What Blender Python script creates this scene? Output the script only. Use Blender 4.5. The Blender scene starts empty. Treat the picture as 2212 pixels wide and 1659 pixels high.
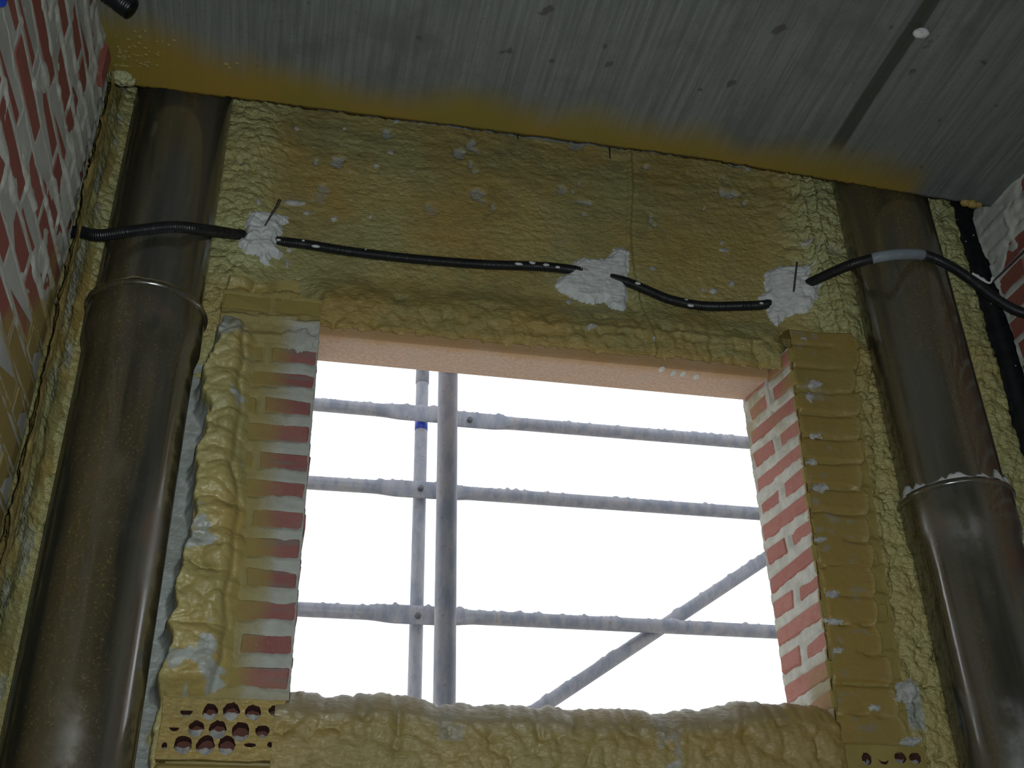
import bpy, bmesh, math, random
import numpy as np
from mathutils import Vector, Matrix

random.seed(7)
C = bpy.context.scene.collection
ZC = 1.0                      # eye height above the room floor (all z below are relative to the eye, +ZC when built)

# ------------------------------------------------------------------ camera, sky, light, exposure
FOC, PITCH, YAW, ROLL = 2420.07, 0.5397958, 0.2191169, -0.02292997
W, H = 2212, 1659
cp, sp, cy_, sy_ = math.cos(PITCH), math.sin(PITCH), math.cos(YAW), math.sin(YAW)
F_ = np.array([sy_*cp, cy_*cp, sp]); r_ = np.array([cy_, -sy_, 0]); u_ = np.cross(r_, F_)
cr, sr = math.cos(ROLL), math.sin(ROLL)
R_ = r_*cr + u_*sr; U_ = u_*cr - r_*sr
cam = bpy.data.cameras.new('camera'); camo = bpy.data.objects.new('camera', cam); C.objects.link(camo)
cam.sensor_width = 36; cam.lens = 36*FOC/W; cam.clip_start = 0.01; cam.clip_end = 200
camo.matrix_world = Matrix(((R_[0], U_[0], -F_[0], 0), (R_[1], U_[1], -F_[1], 0), (R_[2], U_[2], -F_[2], ZC), (0, 0, 0, 1)))
sc = bpy.context.scene
sc.camera = camo
sc.view_settings.view_transform = 'Standard'
sc.view_settings.look = 'None'
sc.view_settings.gamma = 1
sc.view_settings.use_curve_mapping = False
sc.view_settings.exposure = 0.0
SKY, LAMP, FLASH = 1.55, 2.0, 100.0

world = bpy.data.worlds.new('sky'); sc.world = world; world.use_nodes = True
bg = world.node_tree.nodes['Background']
bg.inputs[0].default_value = (0.93, 0.97, 1.0, 1); bg.inputs[1].default_value = SKY
# added fill lamp at an opening made up in the unseen back wall
al = bpy.data.lights.new('rear_fill', 'AREA'); al.shape = 'RECTANGLE'; al.size = 1.3; al.size_y = 1.5
al.energy = LAMP; al.color = (0.97, 1.0, 0.97); al.spread = math.radians(150)
alo = bpy.data.objects.new('rear_fill', al); C.objects.link(alo)
alo.location = (0.75, -2.85, 1.25); alo.rotation_euler = (math.radians(90), 0, 0)
# the photographer's flash gun, beside the lens
fl_ = bpy.data.lights.new('flash', 'SPOT'); fl_.energy = FLASH; fl_.shadow_soft_size = .018; fl_.color = (.90, 1.0, 1.0); fl_.spot_size = math.radians(92); fl_.spot_blend = .9
flo = bpy.data.objects.new('flash', fl_); C.objects.link(flo)
fq = np.array([0, 0, ZC]) + R_*.045 + U_*.03
flo.matrix_world = Matrix(((R_[0], U_[0], -F_[0], fq[0]), (R_[1], U_[1], -F_[1], fq[1]), (R_[2], U_[2], -F_[2], fq[2]), (0, 0, 0, 1)))


def ray(px, py): return F_*FOC + R_*(px-W/2) - U_*(py-H/2)
def atY(px, py, y):
    v = ray(px, py); return v*(y/v[1])
def atZ(px, py, z):
    v = ray(px, py); return v*(z/v[2])
def atX(px, py, x):
    v = ray(px, py); return v*(x/v[0])


# ------------------------------------------------------------------ noise
def hsh(ix, iy, s):
    ix = ix.astype(np.int64); iy = iy.astype(np.int64)
    h = (ix*374761393 + iy*668265263 + s*974634777) & 0xFFFFFFFF
    h = ((h ^ (h >> 13))*1274126177) & 0xFFFFFFFF
    h = ((h ^ (h >> 16))*2246822519) & 0xFFFFFFFF
    h = h ^ (h >> 15)
    return (h & 0xFFFFFF)/float(0x1000000)
def vn(x, y, s=0):
    x = np.asarray(x, float); y = np.asarray(y, float)
    ix = np.floor(x); iy = np.floor(y); fx = x-ix; fy = y-iy
    fx = fx*fx*(3-2*fx); fy = fy*fy*(3-2*fy)
    a = hsh(ix, iy, s); b = hsh(ix+1, iy, s); c = hsh(ix, iy+1, s); d = hsh(ix+1, iy+1, s)
    return (a+(b-a)*fx)*(1-fy) + (c+(d-c)*fx)*fy
def fbm(x, y, s=0, o=4, g=.5):
    t = 0; a = 1; n = 0
    for k in range(o):
        t = t + a*vn(x*2**k+17.3*k, y*2**k-9.1*k, s+k*13); n += a; a *= g
    return t/n
def ridged(x, y, s=0, o=3):
    t = 0; a = 1; n = 0
    for k in range(o):
        t = t + a*(1-np.abs(2*vn(x*2**k+5.7*k, y*2**k+3.3*k, s+k*7)-1)); n += a; a *= .5
    return t/n
def worley(x, y, s=0):
    ix = np.floor(x); iy = np.floor(y)
    f1 = np.full(np.shape(x), 9.0)
    for dx in (-1, 0, 1):
        for dy in (-1, 0, 1):
            cx = ix+dx; cyy = iy+dy
            qx = cx + hsh(cx, cyy, s); qy = cyy + hsh(cx, cyy, s+51)
            f1 = np.minimum(f1, (qx-x)**2+(qy-y)**2)
    return np.sqrt(f1)
def lumps(x, y, s=0):          # rounded pillows with creases between
    wx = x + .9*(fbm(x*.9, y*.9, s+3, 3)-.5); wy = y + .9*(fbm(x*.9+40, y*.9, s+4, 3)-.5)
    f = worley(wx, wy, s)
    return np.sqrt(np.clip(1-(f*1.05)**2, 0, 1))
def sm(x, a, b):
    t = np.clip((x-a)/(b-a), 0, 1); return t*t*(3-2*t)
def band(x, a, b, c, d): return sm(x, a, b)*(1-sm(x, c, d))


# ------------------------------------------------------------------ material helper
class NT:
    def __init__(s, name):
        s.m = bpy.data.materials.new(name); s.m.use_nodes = True
        s.t = s.m.node_tree; s.b = s.t.nodes['Principled BSDF']
        s.pos = s.n('ShaderNodeNewGeometry').outputs['Position']
        s.xyz = s.n('ShaderNodeSeparateXYZ', {0: s.pos})
        s.x, s.y, s.z = s.xyz.outputs
    def n(s, typ, ins=None, **props):
        nd = s.t.nodes.new(typ)
        for k, v in props.items(): setattr(nd, k, v)
        for k, v in (ins or {}).items(): s.put(nd.inputs[k], v)
        return nd
    def put(s, sock, v):
        if hasattr(v, 'is_output'): s.t.links.new(v, sock)
        else: sock.default_value = (*v, 1) if isinstance(v, tuple) and len(v) == 3 and sock.type == 'RGBA' else v
    def noise(s, scale, detail=4, rough=.55, stretch=None, dist=0):
        v = s.pos
        if stretch: v = s.n('ShaderNodeVectorMath', {0: s.pos, 1: stretch}, operation='MULTIPLY').outputs[0]
        return s.n('ShaderNodeTexNoise', {'Vector': v, 'Scale': scale, 'Detail': detail, 'Roughness': rough, 'Distortion': dist}).outputs[0]
    def vor(s, scale, stretch=None, feature='F1', rnd=1.0):
        v = s.pos
        if stretch: v = s.n('ShaderNodeVectorMath', {0: s.pos, 1: stretch}, operation='MULTIPLY').outputs[0]
        return s.n('ShaderNodeTexVoronoi', {'Vector': v, 'Scale': scale, 'Randomness': rnd}, feature=feature).outputs['Distance']
    def map(s, v, a, b, c=0., d=1., smooth=True):
        return s.n('ShaderNodeMapRange', {0: v, 1: a, 2: b, 3: c, 4: d}, interpolation_type='SMOOTHSTEP' if smooth else 'LINEAR').outputs[0]
    def math(s, op, a, b=0., c=0.):
        return s.n('ShaderNodeMath', {0: a, 1: b, 2: c}, operation=op).outputs[0]
    def mix(s, f, a, b):
        nd = s.n('ShaderNodeMix', data_type='RGBA')
        s.put(nd.inputs[0], f); s.put(nd.inputs[6], a); s.put(nd.inputs[7], b); return nd.outputs[2]
    def attr(s, name): return s.n('ShaderNodeAttribute', attribute_name=name).outputs['Fac']
    def rnd(s): return s.n('ShaderNodeObjectInfo').outputs['Random']
    def out(s, col, rough=.6, spec=.5, bump=None, bd=.002, bs=.6, metal=0.):
        s.put(s.b.inputs['Base Color'], col); s.put(s.b.inputs['Roughness'], rough)
        s.put(s.b.inputs['Specular IOR Level'], spec); s.put(s.b.inputs['Metallic'], metal)
        if bump is not None:
            nb = s.n('ShaderNodeBump', {'Strength': bs, 'Distance': bd, 'Height': bump})
            s.t.links.new(nb.outputs[0], s.b.inputs['Normal'])
        return s.m


MUST = (.29, .252, .098); ORNG = (.36, .25, .075); PALE = (.40, .40, .19); BROWN = (.19, .155, .058); GREY = (.36, .38, .37)

def m_foam():
    t = NT('sprayed_foam')
    n1 = t.noise(3.0, 4); n2 = t.noise(22, 5, .6); n3 = t.noise(160, 3)
    c = t.mix(t.map(n1, .38, .62), MUST, ORNG)
    c = t.mix(t.math('MULTIPLY', t.map(n2, .45, .7), .5), c, BROWN)
    c = t.mix(t.attr('tone'), c, PALE)
    c = t.mix(t.math('MULTIPLY', t.map(n3, .5, .75), .25), c, (.52, .46, .2))
    c = t.mix(t.attr('orange'), c, ORNG)
    c = t.mix(t.attr('grey'), c, t.mix(t.map(n2, .3, .7), (.25, .26, .23), GREY))
    wr = t.noise(56, 5, .62, (1, 1, 2.2), .8)
    v = t.vor(64, (1, 1, 1.15)); v2 = t.vor(150, (1, 1, 1.3))
    bub = t.math('ADD', t.math('MULTIPLY', t.math('MULTIPLY', v, v), -1.5), t.math('MULTIPLY', t.math('MULTIPLY', v2, v2), -.5))
    b = t.math('ADD', t.math('MULTIPLY', wr, t.math('SUBTRACT', 1.25, t.math('MULTIPLY', t.attr('tone'), .9))), t.math('MULTIPLY', bub, t.math('ADD', .25, t.attr('tone'))))
    b = t.math('MULTIPLY', b, t.math('SUBTRACT', 1., t.attr('soft')))
    c = t.mix(t.math('MULTIPLY', t.attr('thin'), .62), c, (.215, .140, .032))
    b = t.math('MULTIPLY', b, t.math('SUBTRACT', 1., t.math('MULTIPLY', t.attr('thin'), .75)))
    return t.out(c, t.map(n2, .3, .7, .30, .50), .45, b, .006, .75)
def m_foam_skin():          # thin film sprayed over bricks
    t = NT('sprayed_foam_film')
    n1 = t.noise(9, 4); n2 = t.noise(60, 4)
    c = t.mix(t.map(n1, .35, .65), (.23, .175, .048), (.29, .225, .07))
    c = t.mix(t.math('MULTIPLY', t.map(n2, .45, .75), .4), c, BROWN)
    return t.out(c, .5, .35, n2, .003, .4)
def brick_cols(t):
    n1 = t.noise(35, 4); n2 = t.noise(240, 2); r = t.rnd()
    c = t.mix(r, (.34, .135, .112), (.41, .185, .15))
    c = t.mix(t.math('MULTIPLY', t.map(n1, .4, .7), .5), c, (.33, .11, .085))
    c = t.mix(t.map(n2, .62, .72, 0, .45), c, (.58, .46, .40))
    return c, n2
def mort_cols(t):
    n1 = t.noise(30, 4); n2 = t.noise(260, 3)
    c = t.mix(t.map(n1, .35, .65), (.44, .43, .385), (.54, .525, .47))
    c = t.mix(t.map(n2, .6, .75, 0, .5), c, (.30, .28, .24))
    return c, n2
def spray_left(t):          # overspray fading out over the face of the pier beside the thick foam
    nz = t.noise(14, 4, .6, (1, 1, .35)); nf = t.noise(200, 2)
    e = t.math('ADD', t.x, t.math('MULTIPLY', t.math('SUBTRACT', nz, .5), -.09))
    e = t.math('ADD', e, t.math('MULTIPLY', t.math('SUBTRACT', nf, .5), -.03))
    m = t.map(e, -.004, -.080, 0, .95)
    top = t.map(t.math('ADD', t.z, t.math('MULTIPLY', nz, .03)), ZC+1.53, ZC+1.56)
    bot = t.map(t.math('ADD', t.z, t.math('MULTIPLY', nz, .05)), ZC+.70, ZC+.60, 0, .85)
    return t.math('MAXIMUM', m, t.math('MAXIMUM', top, bot))
def spray_right(t):         # the room face of the pier is sprayed over; a few streaks wrap onto the reveal
    nz = t.noise(20, 3); nf = t.noise(120, 3)
    e = t.math('ADD', t.y, t.math('MULTIPLY', t.math('SUBTRACT', nf, .5), .012))
    m = t.map(e, 2.312, 2.303)
    up = t.math('MULTIPLY', t.map(t.z, ZC+1.25, ZC+1.5), t.map(nz, .42, .62, 0, .75))
    up2 = t.math('MULTIPLY', t.map(t.z, ZC+.80, ZC+.70), t.map(t.y, 2.44, 2.36, 0, .85))
    lo = t.math('MAXIMUM', t.map(t.z, ZC+.63, ZC+.60), t.map(t.x, 1.34, 1.38))
    return t.math('MAXIMUM', t.math('MAXIMUM', m, lo), t.math('MULTIPLY', t.math('MAXIMUM', up, up2), .75))
def spray_wall(t):          # overspray on the side wall close to the corner
    nz = t.noise(9, 4)
    e = t.math('ADD', t.math('MULTIPLY', t.math('SUBTRACT', t.y, 1.9), 1.5), t.math('SUBTRACT', ZC+1.25, t.z))
    e = t.math('ADD', e, t.math('MULTIPLY', t.math('SUBTRACT', nz, .5), .55))
    return t.math('MULTIPLY', t.map(e, -.05, .12, 0, .95), t.map(t.x, 1., .5))
def m_mix(name, cols, spray, paint=(.28, .215, .065)):
    t = NT(name); c, b = cols(t)
    if spray: c = t.mix(spray(t), c, t.mix(t.noise(40, 3), (.22, .165, .048), paint))
    return t.out(c, .8, .25, b, .002, .5)

M = {}
M['foam'] = m_foam(); M['film'] = m_foam_skin()
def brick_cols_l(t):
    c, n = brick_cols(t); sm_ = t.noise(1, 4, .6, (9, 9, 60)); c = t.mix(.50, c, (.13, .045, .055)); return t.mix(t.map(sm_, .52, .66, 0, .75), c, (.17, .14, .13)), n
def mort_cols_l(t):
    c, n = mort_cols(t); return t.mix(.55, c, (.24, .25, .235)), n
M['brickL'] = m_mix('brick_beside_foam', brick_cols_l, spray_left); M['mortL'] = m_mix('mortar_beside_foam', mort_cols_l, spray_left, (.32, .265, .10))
M['brickR'] = m_mix('brick_of_reveal', brick_cols, spray_right); M['mortR'] = m_mix('mortar_of_reveal', mort_cols, spray_right)
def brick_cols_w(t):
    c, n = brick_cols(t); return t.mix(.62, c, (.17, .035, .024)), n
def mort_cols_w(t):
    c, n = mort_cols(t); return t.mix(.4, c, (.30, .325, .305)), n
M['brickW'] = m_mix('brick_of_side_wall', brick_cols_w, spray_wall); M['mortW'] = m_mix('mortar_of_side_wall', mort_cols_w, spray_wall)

def m_concrete():
    t = NT('board_marked_concrete')
    st = t.noise(1.0, 5, .65, (70, 2.2, 1)); st2 = t.noise(1.0, 3, .6, (260, 4, 1)); bl = t.noise(5, 5, .6)
    c = t.mix(t.map(st, .3, .7), (.11, .12, .114), (.18, .192, .182))
    c = t.mix(t.math('MULTIPLY', t.map(st2, .5, .72), .5), c, (.10, .105, .097))
    c = t.mix(t.map(bl, .56, .70, 0, .5), c, (.085, .09, .075))
    mo = t.noise(2.2, 6, .7); c = t.mix(t.map(mo, .48, .66, 0, .55), c, (.085, .092, .085)); gr = t.noise(110, 3, .7); c = t.mix(t.map(gr, .54, .72, 0, .5), c, (.08, .085, .078))
    sp = t.noise(16, 2, .5); c = t.mix(t.map(sp, .68, .73, 0, .7), c, (.055, .05, .04))
    # dark stained board joint
    nz = t.noise(6, 3)
    d = t.math('ABSOLUTE', t.math('SUBTRACT', t.math('ADD', t.x, t.math('MULTIPLY', nz, .012)), 1.350))
    j = t.math('MULTIPLY', t.map(d, .024, .016), t.map(t.math('ADD', t.y, t.math('MULTIPLY', nz, .1)), 2.10, 2.03))
    c = t.mix(t.math('MULTIPLY', j, .85), c, (.035, .038, .027))
    # mustard overspray along the wall head
    w = t.noise(4.0, 3, .5, (1, .4, 1)); g = t.noise(300, 2)
    e = t.math('ADD', t.y, t.math('MULTIPLY', t.math('SUBTRACT', w, .5), .22))
    e = t.math('ADD', e, t.math('MULTIPLY', t.math('SUBTRACT', g, .5), .07))
    e = t.math('ADD', e, t.map(t.x, .1, -.45, 0, .12))
    y1 = t.map(e, 1.97, 2.12)
    y1 = t.math('MULTIPLY', y1, t.map(t.math('ADD', t.x, t.math('MULTIPLY', w, .06)), 1.70, 1.62))
    c = t.mix(t.math('MULTIPLY', y1, .95), c, t.mix(t.map(w, .35, .65), (.27, .175, .020), (.215, .165, .026)))
    return t.out(c, .8, .3, t.math('ADD', st2, t.math('MULTIPLY', st, .6)), .0025, .5)
M['concrete'] = m_concrete()
def m_simple(name, col, rough=.6, spec=.4, var=.25, scale=40, metal=0., bd=.001):
    t = NT(name); n = t.noise(scale, 4)
    c = t.mix(t.map(n, .3, .7), tuple(v*(1-var) for v in col), tuple(min(1, v*(1+var)) for v in col))
    return t.out(c, rough, spec, n, bd, .3, metal)
M['plaster'] = m_simple('wet_plaster', (.52, .53, .53), .7, .3, .10, 50, 0, .003)
M['splat'] = m_simple('dried_plaster', (.36, .35, .33), .8, .2, .25, 60, 0, .002)
M['blackp'] = m_simple('black_plastic', (.010, .011, .013), .38, .45, .3)
M['tape'] = m_simple('grey_tape', (.19, .22, .25), .45, .4, .1)
M['steel'] = m_simple('rusty_steel', (.03, .02, .018), .6, .5, .3, 200)
M['blue'] = m_simple('blue_plastic', (.015, .05, .42), .4, .5, .1)
M['plain'] = m_simple('rough_render', (.36, .36, .34), .9, .2, .15, 6)
M['floorm'] = m_simple('dusty_concrete', (.26, .265, .26), .9, .2, .15, 4)
M['ground'] = m_simple('dry_ground', (.55, .50, .42), .95, .1, .15, .5)
def m_lintel():
    t = NT('clay_lintel'); n = t.noise(120, 3); n2 = t.noise(12, 4)
    c = t.mix(t.map(n, .3, .7), (.50, .345, .265), (.60, .44, .36))
    c = t.mix(t.map(n2, .5, .7, 0, .5), c, (.50, .40, .33))
    e = t.math('ADD', t.y, t.math('MULTIPLY', t.math('SUBTRACT', n2, .5), .05))
    c = t.mix(t.map(e, 2.44, 2.39, 0, .8), c, (.42, .25, .09))
    return t.out(c, .8, .3, n, .0015, .4)
M['lintel'] = m_lintel()
def m_pipe():
    t = NT('grimy_grey_pipe'); st = t.noise(1, 4, .55, (9, 9, .6)); bl = t.noise(4.5, 5, .65); fine = t.noise(190, 3, .7); s3 = t.noise(1, 4, .6, (7, 7, .8)); run = t.noise(1, 4, .7, (60, 60, 1.4))
    c = t.mix(t.map(st, .34, .62), (.020, .021, .017), (.082, .074, .056))
    c = t.mix(t.math('MULTIPLY', t.map(s3, .46, .62), .75), c, (.085, .064, .030))
    c = t.mix(t.math('MULTIPLY', t.map(fine, .55, .70), t.map(s3, .44, .60, .0, .8)), c, (.21, .155, .05))
    c = t.mix(t.math('MULTIPLY', t.map(run, .58, .72), .35), c, (.014, .014, .012))
    c = t.mix(t.math('MULTIPLY', t.map(bl, .60, .70), .45), c, (.13, .055, .028))
    c = t.mix(t.map(fine, .75, .79, 0, .8), c, (.48, .47, .43))
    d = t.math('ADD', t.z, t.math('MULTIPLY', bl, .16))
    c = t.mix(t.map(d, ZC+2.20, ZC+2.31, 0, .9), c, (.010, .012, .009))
    t.b.inputs['IOR'].default_value = 2.3
    return t.out(c, t.map(bl, .38, .66, .10, .34), .5, st, .0008, .15)
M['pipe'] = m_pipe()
def m_galv():
    t = NT('galvanised_tube'); n = t.noise(9, 5, .65, (3, 3, 1)); n2 = t.noise(90, 3)
    c = t.mix(t.map(n, .35, .65), (.19, .21, .27), (.30, .30, .34))
    c = t.mix(t.map(n2, .62, .72, 0, .6), c, (.20, .12, .08))
    c = t.mix(t.map(n, .62, .70, 0, .6), c, (.27, .20, .17))
    return t.out(c, .5, .4, n2, .001, .3, .15)
M['galv'] = m_galv()
M['bolt'] = m_simple('zinc_bolt', (.10, .10, .11), .4, .5, .2, 100, .6)
def m_hole():
    t = NT('brick_hole'); n = t.noise(80, 3)  # shade inside the bores put into the colour, a darkened brick red
    return t.out(t.mix(n, (.085, .030, .024), (.13, .055, .04)), .9, .2, n, .002, .5)
M['hole'] = m_hole()


# ------------------------------------------------------------------ object helpers
def link(name, me, mat=None, parent=None, smooth=True):
    if mat: me.materials.clear(); me.materials.append(mat)
    if smooth: me.polygons.foreach_set('use_smooth', np.ones(len(me.polygons), bool))
    me.update()
    o = bpy.data.objects.new(name, me); C.objects.link(o)
    if parent: o.parent = parent
    return o
def empty(name, loc=(0, 0, 0)):
    o = bpy.data.objects.new(name, None); C.objects.link(o); o.location = loc; o.empty_display_size = .05; return o
def thing(o, label, cat, group=None):
    o['label'] = label; o['category'] = cat
    if group: o['group'] = group
    return o
def struct(o): o['kind'] = 'structure'; return o
def up(P):
    P = np.array(P, float); P[..., 2] += ZC; return P
def grid_mesh(name, P, keep=None, mat=None, parent=None, attrs=None, flip=False, closed=False, smooth=True):
    n, m = P.shape[:2]
    idx = np.arange(n*m).reshape(n, m)
    if closed: idx = np.concatenate([idx, idx[:, :1]], 1)
    q = np.stack([idx[:-1, :-1], idx[1:, :-1], idx[1:, 1:], idx[:-1, 1:]], -1)
    q = q[keep] if keep is not None else q.reshape(-1, 4)
    if flip: q = q[:, ::-1]
    used = np.unique(q); rm = np.zeros(n*m, np.int64); rm[used] = np.arange(len(used)); q = rm[q]
    co = up(P.reshape(-1, 3)[used])
    me = bpy.data.meshes.new(name)
    me.vertices.add(len(co)); me.vertices.foreach_set('co', co.astype(np.float32).ravel())
    me.loops.add(q.size); me.loops.foreach_set('vertex_index', q.astype(np.int32).ravel())
    me.polygons.add(len(q)); me.polygons.foreach_set('loop_start', np.arange(0, q.size, 4, dtype=np.int32))
    me.update(calc_edges=True)
    for k, a in (attrs or {}).items():
        at = me.attributes.new(k, 'FLOAT', 'POINT'); at.data.foreach_set('value', np.broadcast_to(a, (n, m)).reshape(-1)[used].astype(np.float32))
    return link(name, me, mat, parent, smooth)
def box_bm(bm, x0, x1, y0, y1, z0, z1):
    v = [bm.verts.new((x, y, z+ZC)) for x in (x0, x1) for y in (y0, y1) for z in (z0, z1)]
    for f in ((0, 1, 3, 2), (4, 6, 7, 5), (0, 4, 5, 1), (2, 3, 7, 6), (0, 2, 6, 4), (1, 5, 7, 3)):
        bm.faces.new([v[i] for i in f])
def boxes(name, lst, mat, parent=None):
    bm = bmesh.new()
    for b in lst: box_bm(bm, *b)
    me = bpy.data.meshes.new(name); bm.to_mesh(me); bm.free()
    return link(name, me, mat, parent, False)
def lathe(name, cx, cy, prof, mat, parent=None, seg=72, wob=0., seed=0):
    P = np.zeros((len(prof), seg, 3)); a = np.arange(seg)/seg*2*np.pi
    for i, (r, z) in enumerate(prof):
        w = wob*(fbm(np.cos(a)*2+9, np.sin(a)*2+z*3, seed)-.5)
        P[i] = np.stack([cx+(r+w)*np.cos(a), cy+(r+w)*np.sin(a), np.full(seg, z)], -1)
    return grid_mesh(name, P, None, mat, parent, closed=True, flip=True)
def resample(pts, step):
    pts = np.array(pts, float); n = len(pts)
    ext = np.vstack([2*pts[0]-pts[1], pts, 2*pts[-1]-pts[-2]]); out = []
    for i in range(n-1):
        p0, p1, p2, p3 = ext[i:i+4]
        k = max(2, int(np.linalg.norm(p2-p1)/step)); t = np.linspace(0, 1, k, endpoint=False)[:, None]
        out.append(.5*((2*p1)+(-p0+p2)*t+(2*p0-5*p1+4*p2-p3)*t**2+(-p0+3*p1-3*p2+p3)*t**3))
    out.append(pts[-1:]); return np.vstack(out)
def tube(name, path, rad, mat, parent=None, seg=14, radv=None, cap=True, crust=0., seed=0, upv=(0, 0, 1)):
    """rad: radius (array ok) sideways; radv: radius along the up direction"""
    path = np.array(path, float); n = len(path)
    T = np.gradient(path, axis=0); T /= np.linalg.norm(T, axis=1)[:, None]
    S = np.cross(T, np.array(upv, float)); S /= np.linalg.norm(S, axis=1)[:, None]; V = np.cross(S, T)
    ra = np.broadcast_to(rad, n).astype(float); rv = ra if radv is None else np.broadcast_to(radv, n).astype(float)
    a = np.arange(seg)/seg*2*np.pi
    P = path[:, None]+S[:, None]*(ra[:, None]*np.cos(a))[..., None]+V[:, None]*(rv[:, None]*np.sin(a))[..., None]
    if crust:
        s = np.cumsum(np.r_[0, np.linalg.norm(np.diff(path, axis=0), axis=1)])
        k = np.clip(fbm(s*60, s*0, seed, 3)-.52, 0, 1)*6*crust
        P += V[:, None]*(k[:, None]*np.clip(np.sin(a), 0, 1)**2)[..., None]
    if cap:
        P = np.concatenate([np.repeat(path[:1, None], seg, 1), P, np.repeat(path[-1:, None], seg, 1)], 0)
    return grid_mesh(name, P, None, mat, parent, closed=True)

def in_poly(px, py, poly):
    """signed distance (positive inside) of points to a polygon"""
    poly = np.array(poly, float); d = np.full(px.shape, 1e9); ins = np.zeros(px.shape, bool)
    for i in range(len(poly)):
        a = poly[i]; b = poly[(i+1) % len(poly)]; e = b-a
        t = np.clip(((px-a[0])*e[0]+(py-a[1])*e[1])/(e@e+1e-12), 0, 1)
        d = np.minimum(d, np.hypot(px-a[0]-t*e[0], py-a[1]-t*e[1]))
        c = ((a[1] > py) != (b[1] > py)); 
        with np.errstate(divide='ignore', invalid='ignore'):
            c &= px < (b[0]-a[0])*(py-a[1])/(b[1]-a[1]+1e-15)+a[0]
        ins ^= c
    return np.where(ins, d, -d)

# ------------------------------------------------------------------ geometry constants (metres, z from eye height)
YP, YL, YB = 2.30, 2.395, 2.53        # room face of piers, foam plane, outer face
CEIL = 2.055; YE = 2.125; HEAD = 2.315; LSOF = 1.568; SILL = .63
XL, XR = -.51, 1.88; YLE, YRE = 2.10, 2.20    # side walls and where they stop short of the front wall
JL, JR = .038, 1.227                  # reveals
COURSE = .07

# ------------------------------------------------------------------ shell
def ceil_z(x): return np.interp(x, [-.9, -.51, .5, 1.0, 1.38, 1.8, 2.4], [2.058, 2.061, 2.073, 2.073, 2.056, 2.037, 2.02])
us = np.linspace(-.9, 2.4, 500); ys_ = np.r_[np.linspace(-3.2, 1.2, 12), np.linspace(1.24, YE, 120), np.full(5, YE), [YE-.4, -3.2]]
U2, V2 = np.meshgrid(us, ys_, indexing='ij')
Zc_ = np.repeat(ceil_z(us)[:, None], len(ys_), 1)
edge_n = .010*(fbm(us*30, us*0, 1)-.5)+.008*(vn(us*130, us*0, 2)-.5)
V2[:, 131] += edge_n; V2[:, 132:137] += .6*edge_n[:, None]
Zc_ += .0012*(fbm(U2*60, V2*3, 4)-.5)*(V2 > 1.2)
for i, h in enumerate((.004, .03, .08, .14, .2)): Zc_[:, 132+i] = np.maximum(Zc_[:, 131]+h, 0)
Zc_[:, 137:] = 2.30
ceiling = struct(grid_mesh('ceiling', np.stack([U2, V2, Zc_], -1), None, M['concrete'], None, flip=True, smooth=False))
boxes('gap_cover', [(-.9, 2.4, 1.7, 2.6, HEAD, HEAD+.2)], M['floorm'], ceiling)  # unseen cover added to block light from the gap behind the slab edge
floor = struct(boxes('floor', [(-.9, 2.4, -3.2, 2.60, -ZC-.2, -ZC)], M['floorm']))
ground = struct(boxes('ground', [(-30, 32, -30, 60, -4.3, -4.0)], M['ground']))
wall_left = struct(boxes('wall_left', [(XL-.3, XL-.012, -3.2, YLE-.01, -ZC, CEIL+.1), (XL-.3, -.575, 1.9, 2.6, -ZC, HEAD+.1)], M['plain']))
wall_right = struct(boxes('wall_right', [(XR+.012, XR+.4, -3.2, YRE-.01, -ZC, CEIL+.1), (2.06, XR+.4, 1.9, 2.6, -ZC, HEAD+.1)], M['plain']))
wall_back = struct(boxes('wall_back', [(-.6, .05, -3.2, -3.0, -ZC, 2.2), (1.45, 2.1, -3.2, -3.0, -ZC, 2.2), (.05, 1.45, -3.2, -3.0, 1.1, 2.2), (.05, 1.45, -3.2, -3.0, -ZC, -.55)], M['plain']))

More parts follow.
